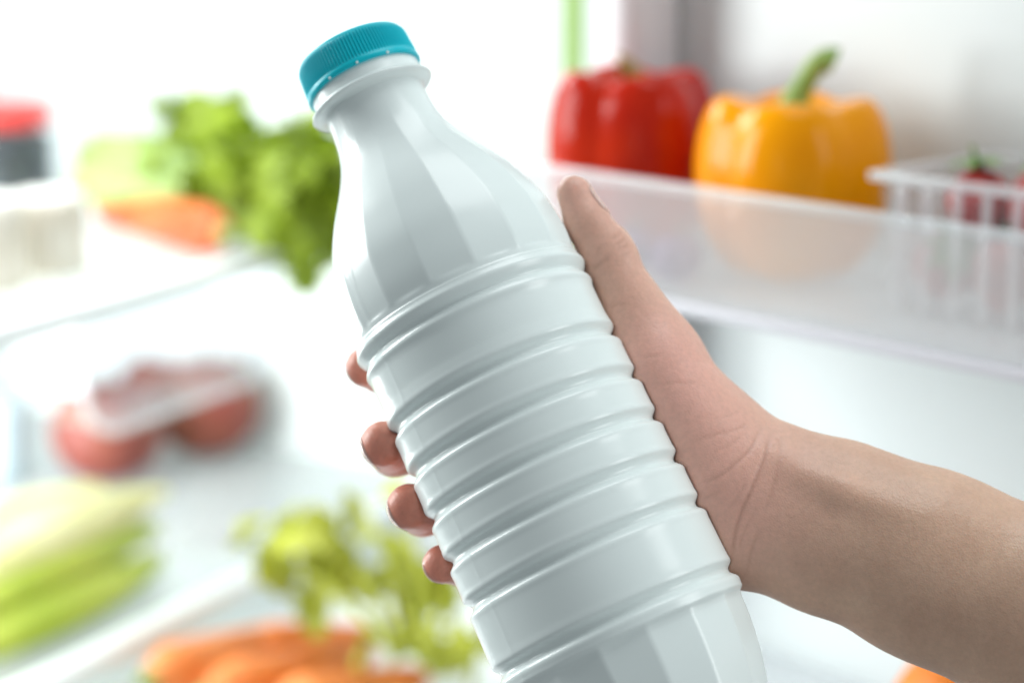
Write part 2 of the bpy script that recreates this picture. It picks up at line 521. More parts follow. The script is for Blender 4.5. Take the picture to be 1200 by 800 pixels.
# bump of the wrist bone on the thumb side
G.cone(P(930, 548, 14), P(970, 560, 13), 7.4, 7.4, 12)
G.cone(P(885, 626, 15), P(950, 648, 13), 14.6, 15.2, 12)
# palm: carpal block, metacarpals
carp = P(868, 580, 18)
G.cone(carp, wr, 22.5, 23.5, 10, (wn, 0.75))
def cyl(th, R, v):
    t = math.radians(th); return np.array([R * math.cos(t), v, R * math.sin(t)])
fv = [P(418, 417, 2)[1], P(450, 517, 2)[1], P(485, 589, 2)[1], P(518, 656, 2)[1]]
mcp = [cyl(76, 54, fv[0] - 9), cyl(80, 55, fv[1] - 6), cyl(78, 54, fv[2] - 4), cyl(70, 52, fv[3] - 4)]
pip = [cyl(120, 51.5, fv[0] - 4), cyl(126, 51.5, fv[1] - 3), cyl(124, 51, fv[2] - 2), cyl(114, 49.5, fv[3] - 2)]
dip = [cyl(139, 50, fv[0] - 1), cyl(153, 50, fv[1] - 1), cyl(152, 50, fv[2] - 1), cyl(146, 48.5, fv[3] - 1)]
tip = [cyl(152, 46.8, fv[0]), cyl(172.5, 45.8, fv[1]), cyl(173, 46.2, fv[2]), cyl(166, 45.6, fv[3])]
fr = [(10, 8.6, 7.6, 6.4), (10.2, 8.8, 7.8, 7.2), (9.8, 8.4, 7.5, 7.1), (8.6, 7.2, 6.4, 5.8)]
base = [carp + np.array([2, 22, 4]), carp + np.array([0, 12, 5]), carp + np.array([-2, 2, 6]), carp + np.array([-2, -8, 5])]
for i in range(4):
    G.cone(base[i], mcp[i], 13.5, fr[i][0] + 1.5, 9)
# heel of the hand
G.cone(P(852, 628, 17), mcp[3] + np.array([14, 2, -14]), 15.5, 12, 9)
# thumb: thenar mound, proximal and distal phalanges
cmc = P(866, 548, 15); tm = P(768, 419, 14); ti = P(711, 299, 9); td = P(688, 261, 6.5); tt = P(673, 227, 5.5)
G.cone(cmc, tm, 17.5, 13.4, 10)
G.cone(P(845, 560, 8), P(775, 440, 6), 15, 10.5, 9)
G.cone(tm, ti, 13.0, 8.7, 8)
G.cone(ti, td, 8.5, 7.4, 4)
G.cone(td, tt, 7.4, 6.1, 3)
G.cone(P(716, 286, 8), P(725, 302, 9), 5.0, 5.0, 5)      # dorsal side of the thumb joint
# web between thumb and first finger
mid_i = (base[0] + mcp[0]) * 0.5
G.cone(tm, mid_i, 10, 10, 12)
G.cone(tm * 0.6 + ti * 0.4, mid_i * 0.5 + mcp[0] * 0.5, 5.5, 7, 12)
# fingers
for i in range(4):
    a, b, c, d = fr[i]
    kf = 3.0
    F2 = SDF((-66, fv[i] - 26, -20), (40, fv[i] + 16, 82), 0.85) if False else None
    G.cone(mcp[i], pip[i], a, b, kf)
    G.cone(pip[i], dip[i], b * 1.0, c, kf)
    G.cone(dip[i], tip[i], c, d, kf)
    n = tip[i] - dip[i]; n /= np.linalg.norm(n)
    inw = np.array([-tip[i][0], 0, -tip[i][2]]); inw /= np.linalg.norm(inw)
    G.cone(dip[i] * 0.45 + tip[i] * 0.55 + inw * 1.2, tip[i] + inw * 0.4, d + 0.5, d, 2.5)   # finger pad
# keep the fingers apart and press the flesh against the bottle: subtract the bottle itself
def subtract_bottle(g, off=-0.12, k=1.6):
    X, Y, Z = g.ax
    lo = np.searchsorted(X, -60); hi = np.searchsorted(X, 62)
    l2 = np.searchsorted(Z, -60); h2 = np.searchsorted(Z, 60)
    rho = np.sqrt(X[lo:hi, None] ** 2 + Z[None, l2:h2] ** 2)[:, None, :]
    zz = np.clip(Y, -168, 76)
    rr = body_r(zz).astype(np.float32)
    fill = rr
    bd = (fill[None, :, None] + off) - rho      # positive inside the bottle
    a = g.a[lo:hi, :, l2:h2]
    h = np.maximum(k - np.abs(a - bd), 0) / k
    g.a[lo:hi, :, l2:h2] = np.maximum(a, bd) + h * h * k * 0.25
subtract_bottle(G)
HV, HF_ = G.polygons()

# fine creases pressed into the skin: polylines in picture pixels, applied to the surface that faces the camera
cre = [  # (points, depth mm, half-width mm)
    ([(903, 500), (898, 528), (884, 566), (868, 602), (860, 634), (857, 662)], 0.36, 0.7),
    ([(893, 497), (880, 524), (856, 548), (838, 560), (815, 566)], 0.30, 0.65),
    ([(914, 508), (913, 536), (903, 580), (893, 606)], 0.16, 0.8),
    ([(889, 618), (880, 648), (874, 676)], 0.20, 0.7),
    ([(876, 560), (866, 580), (852, 598)], 0.14, 0.55),
    ([(884, 600), (872, 622), (866, 648)], 0.16, 0.55),
    ([(905, 530), (896, 552), (890, 570)], 0.12, 0.55),
    ([(878, 494), (862, 503), (838, 509), (808, 517)], 0.22, 0.55),
    ([(866, 482), (850, 488), (834, 490)], 0.14, 0.5),
    ([(872, 507), (856, 520), (836, 530)], 0.14, 0.5),
    ([(846, 574), (832, 580), (820, 590)], 0.14, 0.5),
    ([(826, 446), (806, 449), (790, 448), (768, 452)], 0.16, 0.6),
    ([(782, 412), (765, 417), (748, 418)], 0.14, 0.55),
    ([(735, 356), (722, 357), (712, 361)], 0.22, 0.55),
    ([(716, 302), (706, 307), (694, 316)], 0.24, 0.7),
    ([(733, 277), (727, 283), (719, 288)], 0.34, 0.55),
    ([(737, 284), (731, 289), (722, 294)], 0.34, 0.55),
    ([(729, 270), (723, 276), (716, 280)], 0.26, 0.5),
    ([(740, 293), (733, 298), (726, 301)], 0.22, 0.5),
    ([(703, 288), (700, 296), (694, 303)], 0.14, 0.5),
]
Vw = np.array(BO)[None, :] + 0.001 * (HV[:, :1] * np.array(E_R)[None] + HV[:, 1:2] * np.array(E_A)[None] + HV[:, 2:] * np.array(E_W)[None])
zc = Vw @ np.array(FW); pxs = W / 2 + FPX * (Vw @ np.array(RT)) / zc; pys = H / 2 - FPX * (Vw @ np.array(UP)) / zc
# vertex normals from the field
def grad(g, V):
    q = (V - g.lo) / g.h
    i = np.clip(np.rint(q).astype(int), 1, g.n - 2)
    n = np.stack([g.a[i[:, 0] + 1, i[:, 1], i[:, 2]] - g.a[i[:, 0] - 1, i[:, 1], i[:, 2]],
                  g.a[i[:, 0], i[:, 1] + 1, i[:, 2]] - g.a[i[:, 0], i[:, 1] - 1, i[:, 2]],
                  g.a[i[:, 0], i[:, 1], i[:, 2] + 1] - g.a[i[:, 0], i[:, 1], i[:, 2] - 1]], 1)
    return n / (np.linalg.norm(n, axis=1)[:, None] + 1e-9)
HN = grad(G, HV)
facing = sstep(0.25, -0.15, HN[:, 2])
disp = np.zeros(len(HV))
for pts, dep, hw in cre:
    best = np.full(len(HV), 1e9)
    fine = spline([Vector((p[0], p[1], 0)) for p in pts], 24)
    fp = np.array([[p.x, p.y] for p in fine])
    m = (pxs > fp[:, 0].min() - 15) & (pxs < fp[:, 0].max() + 15) & (pys > fp[:, 1].min() - 15) & (pys < fp[:, 1].max() + 15)
    ii = np.where(m)[0]
    if not len(ii): continue
    Q = np.stack([pxs[ii], pys[ii]], 1)
    dmin = np.full(len(ii), 1e9); tb = np.zeros(len(ii))
    for k in range(len(fp) - 1):
        a, b = fp[k], fp[k + 1]; e = b - a
        t = np.clip(((Q - a) @ e) / (e @ e), 0, 1)
        dd = np.linalg.norm(Q - a - t[:, None] * e, axis=1)
        u = dd < dmin; dmin[u] = dd[u]; tb[u] = (k + t[u]) / (len(fp) - 1)
    fade = np.clip(np.minimum(tb, 1 - tb) * 5, 0, 1)
    disp[ii] -= dep * fade * np.exp(-(dmin / 3.5 / hw) ** 2)
HVd = HV + HN * (disp * facing)[:, None]
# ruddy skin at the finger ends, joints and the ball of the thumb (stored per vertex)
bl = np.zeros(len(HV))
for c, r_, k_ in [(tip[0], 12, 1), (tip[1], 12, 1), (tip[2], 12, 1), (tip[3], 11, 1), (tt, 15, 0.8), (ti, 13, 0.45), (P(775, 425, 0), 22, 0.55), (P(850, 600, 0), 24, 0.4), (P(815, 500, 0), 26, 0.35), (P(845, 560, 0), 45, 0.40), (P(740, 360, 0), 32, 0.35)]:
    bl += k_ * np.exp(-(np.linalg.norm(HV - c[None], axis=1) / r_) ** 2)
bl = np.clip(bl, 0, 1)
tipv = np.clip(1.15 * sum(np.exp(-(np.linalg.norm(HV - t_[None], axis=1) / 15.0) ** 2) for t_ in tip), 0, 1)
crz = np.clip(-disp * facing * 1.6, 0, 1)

def skin_mat():
    m = bpy.data.materials.new("skin"); m.use_nodes = True
    nt = m.node_tree; b = nt.nodes["Principled BSDF"]; L = nt.links.new
    tc = nt.nodes.new("ShaderNodeTexCoord")
    def noise(sc, det=4, rough=0.55):
        n = nt.nodes.new("ShaderNodeTexNoise"); n.inputs["Scale"].default_value = sc; n.inputs["Detail"].default_value = det
        n.inputs["Roughness"].default_value = rough
        L(tc.outputs["Object"], n.inputs["Vector"]); return n
    n1 = noise(60, 6, 0.65); r1 = nt.nodes.new("ShaderNodeValToRGB")
    r1.color_ramp.elements[0].position = 0.3; r1.color_ramp.elements[1].position = 0.72
    r1.color_ramp.elements[0].color = (0.60, 0.372, 0.262, 1); r1.color_ramp.elements[1].color = (0.71, 0.468, 0.335, 1)
    L(n1.outputs["Fac"], r1.inputs[0])
    at1 = nt.nodes.new("ShaderNodeAttribute"); at1.attribute_name = "blush"
    mx = nt.nodes.new("ShaderNodeMix"); mx.data_type = 'RGBA'
    mx.inputs["B"].default_value = (0.80, 0.44, 0.36, 1)
    L(at1.outputs["Fac"], mx.inputs["Factor"]); L(r1.outputs[0], mx.inputs["A"])
    at3 = nt.nodes.new("ShaderNodeAttribute"); at3.attribute_name = "ruddy"
    mxr = nt.nodes.new("ShaderNodeMix"); mxr.data_type = 'RGBA'; mxr.inputs["B"].default_value = (0.72, 0.27, 0.19, 1)
    L(at3.outputs["Fac"], mxr.inputs["Factor"]); L(mx.outputs["Result"], mxr.inputs["A"]); mx = mxr
    # small mottling
    n3 = noise(520, 4, 0.7); mu = nt.nodes.new("ShaderNodeMapRange"); mu.inputs["To Min"].default_value = 0.82; mu.inputs["To Max"].default_value = 1.16
    L(n3.outputs["Fac"], mu.inputs["Value"])
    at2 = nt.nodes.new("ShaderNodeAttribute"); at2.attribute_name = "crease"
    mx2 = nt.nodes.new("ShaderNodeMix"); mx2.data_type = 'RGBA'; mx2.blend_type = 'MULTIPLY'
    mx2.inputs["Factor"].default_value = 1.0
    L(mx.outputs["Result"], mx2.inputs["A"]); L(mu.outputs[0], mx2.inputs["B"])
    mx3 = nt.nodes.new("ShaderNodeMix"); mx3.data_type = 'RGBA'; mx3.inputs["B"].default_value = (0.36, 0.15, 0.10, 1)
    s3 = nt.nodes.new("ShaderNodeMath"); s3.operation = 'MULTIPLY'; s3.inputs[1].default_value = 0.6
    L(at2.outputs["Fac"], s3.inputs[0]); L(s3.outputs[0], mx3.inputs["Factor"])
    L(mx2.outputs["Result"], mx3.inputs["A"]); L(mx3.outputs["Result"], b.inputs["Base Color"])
    b.inputs["Roughness"].default_value = 0.38
    b.inputs["Specular IOR Level"].default_value = 0.5
    b.inputs["Subsurface Weight"].default_value = 0.22
    b.inputs["Subsurface Radius"].default_value = (0.0045, 0.0018, 0.0010)
    b.inputs["Subsurface Scale"].default_value = 1.0
    # pores and fine skin lines
    v = nt.nodes.new("ShaderNodeTexVoronoi"); v.inputs["Scale"].default_value = 1100; v.feature = 'DISTANCE_TO_EDGE'
    mp = nt.nodes.new("ShaderNodeMapping"); mp.inputs["Scale"].default_value = (1, 0.55, 1.0); mp.inputs["Rotation"].default_value = (0.3, 0.5, 0.4)
    L(tc.outputs["Object"], mp.inputs["Vector"]); L(mp.outputs[0], v.inputs["Vector"])
    n4 = noise(700, 5)
    n5 = noise(130, 4)
    ad = nt.nodes.new("ShaderNodeMath"); ad.operation = 'MULTIPLY_ADD'; ad.inputs[1].default_value = 0.7
    L(v.outputs["Distance"], ad.inputs[0]); L(n4.outputs["Fac"], ad.inputs[2])
    ad2 = nt.nodes.new("ShaderNodeMath"); ad2.operation = 'MULTIPLY_ADD'; ad2.inputs[1].default_value = 1.5
    L(n5.outputs["Fac"], ad2.inputs[0]); L(ad.outputs[0], ad2.inputs[2])
    bp = nt.nodes.new("ShaderNodeBump"); bp.inputs["Strength"].default_value = 0.4; bp.inputs["Distance"].default_value = 0.0004
    L(ad2.outputs[0], bp.inputs["Height"]); L(bp.outputs[0], b.inputs["Normal"])
    return m
M['skin'] = skin_mat()
me = bpy.data.meshes.new("person")
Vw = np.array(BO)[None, :] + 0.001 * (HVd[:, :1] * np.array(E_R)[None] + HVd[:, 1:2] * np.array(E_A)[None] + HVd[:, 2:] * np.array(E_W)[None])
me.vertices.add(len(Vw)); me.vertices.foreach_set("co", Vw.astype(np.float32).ravel())
me.loops.add(len(HF_) * 4); me.polygons.add(len(HF_))
# the bottle frame may be left-handed: keep normals outward
hand = np.linalg.det(np.array([list(E_R), list(E_A), list(E_W)]))
FF = HF_ if hand > 0 else HF_[:, ::-1]
me.loops.foreach_set("vertex_index", FF.astype(np.int32).ravel())
me.polygons.foreach_set("loop_start", (np.arange(len(FF)) * 4).astype(np.int32))
me.polygons.foreach_set("use_smooth", np.ones(len(FF), bool))
me.update(calc_edges=True); me.validate()
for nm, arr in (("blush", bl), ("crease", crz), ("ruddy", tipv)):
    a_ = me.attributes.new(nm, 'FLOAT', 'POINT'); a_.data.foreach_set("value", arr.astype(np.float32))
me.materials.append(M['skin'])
person = bpy.data.objects.new("person", me); C.objects.link(person)
tag(person, "bare forearm and hand gripping the white bottle from behind, thumb upward", "person")

# fingernails laid on the skin
M['nail'] = mat("fingernail", (0.66, 0.42, 0.36), 0.18, var=(0.70, 0.46, 0.40), scale=200, sss=0.2, ssr=(0.002, 0.001, 0.001), coat=0.5)
def nail(p0, p1, dorsal, half_w, start, end):
    p0 = np.array(p0); p1 = np.array(p1)
    t = p1 - p0; L = np.linalg.norm(t); t /= L
    dn = np.array(dorsal, float); dn -= t * (dn @ t); dn /= np.linalg.norm(dn)
    sd = np.cross(t, dn)
    na, nb = 15, 13
    out = []; inn = []
    for i in range(na):
        a = start + (end - start) * i / (na - 1)
        x = i / (na - 1)
        wdt = half_w * (1 - 0.35 * (2 * abs(x - 0.5)) ** 4)
        for j in range(nb):
            bq = (2 * j / (nb - 1) - 1)
            # rounded cuticle and free edge
            aa = a + (-(1.6 * bq * bq) if x > 0.5 else (1.4 * bq * bq)) * abs(2 * x - 1) * 0.8
            ang = bq * wdt
            d = dn * math.cos(ang) + sd * math.sin(ang)
            c = p0 + t * aa
            lo_, hi_ = 0.0, 14.0
            # march inwards from outside to the skin
            rr = 13.0
            while rr > 2.0:
                if G.sample(c + d * rr) < 0.05: break
                rr -= 0.15
            out.append((c, d, rr))
    V = []
    arr = np.array([o[2] for o in out]).reshape(na, nb)
    for _ in range(2):
        pad = np.pad(arr, 1, mode='edge')
        arr = (pad[:-2, 1:-1] + pad[2:, 1:-1] + pad[1:-1, :-2] + pad[1:-1, 2:] + 2 * arr) / 6
    for top in (1, 0):
        for k, (c, d, _) in enumerate(out):
            r_ = arr.ravel()[k]
            edge = 0.32 if top else -0.5
            q = c + d * (r_ + edge)
            V.append(B(*q))
    n = na * nb
    F = []
    for i in range(na - 1):
        for j in range(nb - 1):
            q = (i * nb + j, i * nb + j + 1, (i + 1) * nb + j + 1, (i + 1) * nb + j)
            F.append(q); F.append(tuple(x + n for x in reversed(q)))
    for i in range(na - 1):
        for (j, rev) in ((0, 0), (nb - 1, 1)):
            q = (i * nb + j, (i + 1) * nb + j, (i + 1) * nb + j + n, i * nb + j + n)
            F.append(q[::-1] if rev else q)
    for j in range(nb - 1):
        for (i, rev) in ((0, 1), (na - 1, 0)):
            q = (i * nb + j, i * nb + j + 1, i * nb + j + 1 + n, i * nb + j + n)
            F.append(q[::-1] if rev else q)
    return mesh("fingernail", V, F, M['nail'], person)
nail(td, tt, np.array([0.93, 0.25, 0.22]), 0.95, -0.5, 12.5)
for i in range(4):
    dor = np.array([tip[i][0], 0, tip[i][2]])
    nail(dip[i], tip[i], dor, 0.9, np.linalg.norm(tip[i] - dip[i]) * 0.4, np.linalg.norm(tip[i] - dip[i]) + fr[i][3] * 0.75)

# =================================================================== FOOD ON THE DOOR SHELF
def pepper(name, centre, base_z, width, height, lobes, phase, m, stem_pts, stem_m, label, seed):
    root = empty(name, (centre.x, centre.y, base_z))
    tag(root, label, "bell pepper")
    rnd = random.Random(seed)
    amp = [rnd.uniform(0.85, 1.12) for _ in range(lobes)]
    n, mm = 48, 96
    V = []
    for i in range(n):
        t = i / (n - 1)
        for j in range(mm):
            th = 2 * PI * j / mm
            q = (th + phase) * lobes / (2 * PI)
            k = int(math.floor(q)) % lobes; k2 = (k + 1) % lobes
            fq = q - math.floor(q)
            lob = math.sqrt(math.sin(PI * fq) ** 2 + 0.03) ** 0.9
            A = amp[k]
            prof = math.sin(PI * min(max(t, 0.0), 1)) ** 0.60
            prof *= 1.0 - 0.17 * max(0, t - 0.35)
            rad = width / 2 * prof * (0.88 - 0.10 * math.exp(-(t / 0.3) ** 2) + (0.12 + 0.10 * math.exp(-(t / 0.3) ** 2)) * lob * A)
            z = height * (0.5 + 0.5 * math.cos(PI * t))
            z += height * 0.045 * (lob * A - 0.5) * math.exp(-((t - 0.2) / 0.18) ** 2)
            z -= height * 0.20 * math.exp(-(t / 0.15) ** 2)
            z += height * 0.07 * math.exp(-((1 - t) / 0.16) ** 2) * (1 - 0.5 * lob)
            V.append(Vector((centre.x + rad * math.cos(th), centre.y + rad * math.sin(th), base_z + z)))
    zmin = min(v.z for v in V)
    for v in V: v.z += base_z - zmin
    mesh("flesh", V, grid_faces(n, mm), m, root)
    top = base_z + height * 0.80
    pts = [Vector((centre.x, centre.y, top)) + Vector(p) for p in stem_pts]
    sp = spline(pts, 18)
    radii = [0.0125 * math.exp(-(i / 2.2)) + 0.0052 + (0.0022 if i > 14 else 0) * (i - 14) / 3 for i in range(18)]
    mesh("stem", *tube(sp, radii, 14), stem_m, root)
    return root
M['stem'] = mat("pepper_stem_green", (0.16, 0.30, 0.05), 0.5, var=(0.30, 0.42, 0.10), scale=60, bump=0.2)
M['yellow'] = mat("yellow_pepper_skin", (0.90, 0.30, 0.0), 0.16, var=(0.95, 0.38, 0.0), scale=14, spec=0.2, bump=0.15, bscale=45)
M['red'] = mat("red_pepper_skin", (0.36, 0.004, 0.004), 0.16, var=(0.56, 0.030, 0.004), scale=14, spec=0.2, bump=0.15, bscale=45)
FZ = HF + 0.0045
def on_bin(px, n):   # point on the door shelf floor seen at column px, n metres behind the front panel
    best = None
    lo, hi = T0, T1
    for k in range(60):
        t = (lo + hi) / 2
        p = D(t, n, FZ)
        x = W / 2 + FPX * p.dot(RT) / p.dot(FW)
        if x > px: lo = t
        else: hi = t
    return D((lo + hi) / 2, n, FZ)
yc = on_bin(925, 0.066)
pepper("bell_pepper", yc, FZ, 0.098, 0.104, 4, 2.53, M['yellow'],
       [(0, 0, -0.012), (0.0, 0, 0.003), (0.003, 0, 0.010), (0.008, 0.0, 0.019), (0.014, 0, 0.0245), (0.018, 0, 0.0235)], M['stem'],
       "yellow bell pepper with curved green stem on clear door shelf", 3)
rc = on_bin(740, 0.062)
pepper("bell_pepper", rc, FZ, 0.092, 0.111, 4, 2.1, M['red'],
       [(0, 0, -0.012), (0.0, 0, 0.0), (-0.002, 0, 0.005), (-0.004, 0, 0.008), (-0.006, 0, 0.009), (-0.008, 0, 0.009)],
       mat("pepper_stub", (0.35, 0.22, 0.05), 0.6, var=(0.4, 0.3, 0.1), scale=60),
       "glossy red bell pepper on door shelf nearest the hinge", 5)

# plums lying low behind the front panel
M['plum'] = mat("purple_plum_skin", (0.10, 0.03, 0.16), 0.4, var=(0.18, 0.05, 0.20), scale=30)
def round_fruit(name, c, r, m, squash=0.92, dimple=0.12, label=None, cat=None, group=None, stem=True):
    root = empty(name, c - Vector((0, 0, r * squash)))
    n, mm = 22, 32
    V = []
    for i in range(n):
        t = i / (n - 1)
        for j in range(mm):
            th = 2 * PI * j / mm
            rr = r * math.sin(PI * t) * (1 + 0.02 * math.sin(3 * th + 1) + 0.02 * math.cos(PI * t))
            z = r * squash * math.cos(PI * t) - r * dimple * 2 * math.exp(-(t / 0.10) ** 2) + r * dimple * math.exp(-((1 - t) / 0.1) ** 2)
            V.append(c + Vector((rr * math.cos(th), rr * math.sin(th), z)))
    mesh("flesh", V, grid_faces(n, mm), m, root)
    if stem:
        top = c + Vector((0, 0, r * squash - r * dimple * 2))
        mesh("stem", *tube(spline([top, top + Vector((0.001, 0, r * 0.25)), top + Vector((0.004, 0.001, r * 0.5))], 6), [0.0016] * 6, 8), M['twig'], root)
    tag(root, label, cat, group)
    return root
M['twig'] = mat("brown_twig", (0.10, 0.06, 0.03), 0.7, var=(0.16, 0.1, 0.05), scale=80)
for (px, lb) in ((738, "purple plum low behind the shelf panel, left of the pair"), (792, "purple plum low behind the shelf panel, under the yellow pepper's left")):
    p = on_bin(px, 0.017)
    round_fruit("plum", p + Vector((0, 0, 0.0118)), 0.0128, M['plum'], 0.92, 0.1, lb, "plum", "plums behind the door shelf panel")

# clear punnet with strawberries
pn0 = on_bin(1010, 0.028)
tA = (pn0 - D(0, 0, FZ)).dot(DD)
HP = at(1012, 212, 0.87).z - FZ
PL, PW = 0.20, 0.095
punnet = empty("berry_punnet", D(tA - PL / 2, 0.028 + PW / 2, FZ))
tag(punnet, "clear plastic punnet of berries at the right end of the door shelf", "punnet")
def Pn(a, b, z):  # a from the left corner to the right, b into the door
    return D(tA - a, 0.028 + b, FZ + z)
tp = 0.009
def ribwall(a0, b0, a1, b1, nrib):
    """corrugated side wall tapering to the base"""
    n = nrib * 6 + 1
    V = []
    ca, cb = PL / 2, PW / 2
    nx, ny = (b1 - b0), -(a1 - a0)
    Ln = math.hypot(nx, ny); nx /= Ln; ny /= Ln
    for i in range(n):
        t = i / (n - 1)
        wob = 0.0013 * math.cos(2 * PI * nrib * t)
        for k, z in enumerate((0.001, HP * 0.3, HP * 0.6, HP * 0.86, HP * 0.93)):
            a = a0 + (a1 - a0) * t; b = b0 + (b1 - b0) * t
            s_ = tp * (1 - z / HP)
            a += (s_ if a < ca else -s_) * min(1, abs(a - ca) / ca); b += (s_ if b < cb else -s_) * min(1, abs(b - cb) / cb)
            f = wob if k not in (3, 4) else 0
            V.append(Pn(a + nx * f, b + ny * f, z))
    return V, grid_faces(n, 5, False)
for (q, nr) in (((0.004, 0.004, PL - 0.004, 0.004), 14), ((0.004, PW - 0.004, PL - 0.004, PW - 0.004), 14), ((0.004, 0.004, 0.004, PW - 0.004), 7), ((PL - 0.004, 0.004, PL - 0.004, PW - 0.004), 7)):
    w_ = mesh("side", *ribwall(*q, nr), M['clear_thin'], punnet)
    so = w_.modifiers.new("thick", 'SOLIDIFY'); so.thickness = 0.0006
mesh("bottom", *boxv(Pn(tp, tp, 0.0005), -DD * (PL - 2 * tp), NB * (PW - 2 * tp), ZV * 0.0008), M['clear_thin'], punnet, False)
rim = merge(boxv(Pn(0, 0, HP * 0.93), -DD * PL, NB * 0.006, ZV * HP * 0.07, 0.0012), boxv(Pn(0, PW - 0.006, HP * 0.93), -DD * PL, NB * 0.006, ZV * HP * 0.07, 0.0012),
            boxv(Pn(0, 0.0062, HP * 0.93), -DD * 0.006, NB * (PW - 0.0124), ZV * HP * 0.07, 0.0012), boxv(Pn(PL - 0.006, 0.0062, HP * 0.93), -DD * 0.006, NB * (PW - 0.0124), ZV * HP * 0.07, 0.0012))
mesh("rim", *rim, M['clear_rim'], punnet)

M['slat'] = clear_mat("punnet_slat_plastic", tint=(0.97, 0.97, 0.98), milk=0.4, gloss=0.06)
for k in range(12):
    a = 0.010 + k * 0.0152
    mesh("slat", *boxv(Pn(a, 0.0075, 0.002), -DD * 0.0045, NB * 0.0018, ZV * (HP * 0.925 - 0.002), 0.0006), M['slat'], punnet)
for k in range(5):
    b = 0.014 + k * 0.0155
    mesh("slat", *boxv(Pn(0.0075, b, 0.002), -DD * 0.0018, NB * 0.0045, ZV * (HP * 0.925 - 0.002), 0.0006), M['slat'], punnet)
M['berry'] = mat("strawberry_skin", (0.36, 0.015, 0.02), 0.3, var=(0.55, 0.04, 0.03), scale=120, bump=0.4, bscale=500)
M['calyx'] = mat("strawberry_leaves", (0.10, 0.20, 0.03), 0.5, var=(0.18, 0.30, 0.05), scale=80)
def berry_mesh():
    n, mm = 18, 24; V = []
    for i in range(n):
        t = i / (n - 1)
        for j in range(mm):
            th = 2 * PI * j / mm
            rr = 0.0155 * math.sin(PI * t ** 0.8) ** 0.75 * (1 + 0.03 * math.sin(2 * th))
            V.append(Vector((rr * math.cos(th), rr * math.sin(th), -0.036 * t + 0.018)))
    return V, grid_faces(n, mm)
def calyx_mesh():
    V = []; F = []
    for k in range(8):
        a = 2 * PI * k / 8; ca, sa = math.cos(a), math.sin(a)
        pts = [(0.0, -0.002, 0.018), (0.0, 0.002, 0.018), (0.008, 0.0042, 0.0215), (0.008, -0.0042, 0.0215), (0.017, 0.0, 0.0185)]
        b = len(V)
        for (x, y, z) in pts: V.append(Vector((x * ca - y * sa, x * sa + y * ca, z)))
        F += [(b, b + 3, b + 2, b + 1), (b + 3, b + 4, b + 2)]
    t = tube([(0, 0, 0.017), (0.001, 0, 0.023), (0.003, 0.001, 0.028)], [0.0018, 0.0012, 0.001], 6)
    return merge((V, F), t)
bv = berry_mesh(); cv = calyx_mesh()
bm_, cm_ = None, None
spots = []; nm_pos = []
ordn = ["first", "second", "third", "fourth", "fifth"]
for (lay, row, z, b, a0, st, n) in (("bottom layer", "front row", 0.020, 0.027, 0.027, 0.030, 5), ("bottom layer", "back row", 0.021, 0.063, 0.036, 0.031, 4),
                                    ("top layer", "front row", 0.049, 0.031, 0.040, 0.031, 4), ("top layer", "back row", 0.047, 0.064, 0.052, 0.031, 3)):
    for k in range(n):
        spots.append((a0 + st * k + random.uniform(-0.002, 0.002), b + random.uniform(-0.002, 0.002), z)); nm_pos.append(lay + ", " + ordn[k] + " from the left in the " + row)
for i, (a, b, z) in enumerate(spots):
    root = empty("strawberry", Pn(a, b, z))
    tag(root, "red strawberry in the clear punnet, " + nm_pos[i], "strawberry", "strawberries in the clear punnet")
    if bm_ is None:
        o1 = mesh("fruit", *bv, M['berry']); o2 = mesh("calyx", *cv, M['calyx']); bm_, cm_ = o1.data, o2.data
    else:
        o1 = bpy.data.objects.new("fruit", bm_); o2 = bpy.data.objects.new("calyx", cm_); C.objects.link(o1); C.objects.link(o2)
    o1.parent = root; o2.parent = root; o1.location = o2.location = (0, 0, 0)
    root.rotation_euler = (random.uniform(-0.5, 0.5) + (0.9 if i < 9 else 0), random.uniform(-0.4, 0.4), random.uniform(0, 6))
    if i >= 9: root.rotation_euler = (random.uniform(-0.3, 0.3), random.uniform(-0.3, 0.3), random.uniform(0, 6))

# orange on the lower door shelf
p = on_bin(1132, 0.062); dp_ = p.dot(FW)
for _ in range(4):   # keep the column while dropping to the lower shelf
    p = at(1132, 840, dp_); q_ = (p - D(0, 0, 0)); q_.z = 0
    dp_ += (0.062 - q_.dot(NB)) / 0.7
M['orange'] = mat("orange_peel", (0.80, 0.17, 0.002), 0.5, var=(0.84, 0.21, 0.004), scale=20, bump=0.3, bscale=400)
H_LOW = p.z - 0.036 * 0.95 - 0.0015
bin2 = mesh("door_shelf", *boxv(D(T0, 0.004, H_LOW - 0.004), DD * (T1 - T0), NB * (NLIN - 0.008), ZV * 0.004, 0.001), M['clear_rim'], fridge, False)
mesh("front_panel", *boxv(D(T0, 0.0, H_LOW - 0.004), DD * (T1 - T0), NB * 0.0028, ZV * 0.03, 0.0008), M['clear'], bin2, False)
round_fruit("orange", p, 0.036, M['orange'], 0.95, 0.04, "bright orange fruit low on the door beneath the forearm", "orange", None, False)
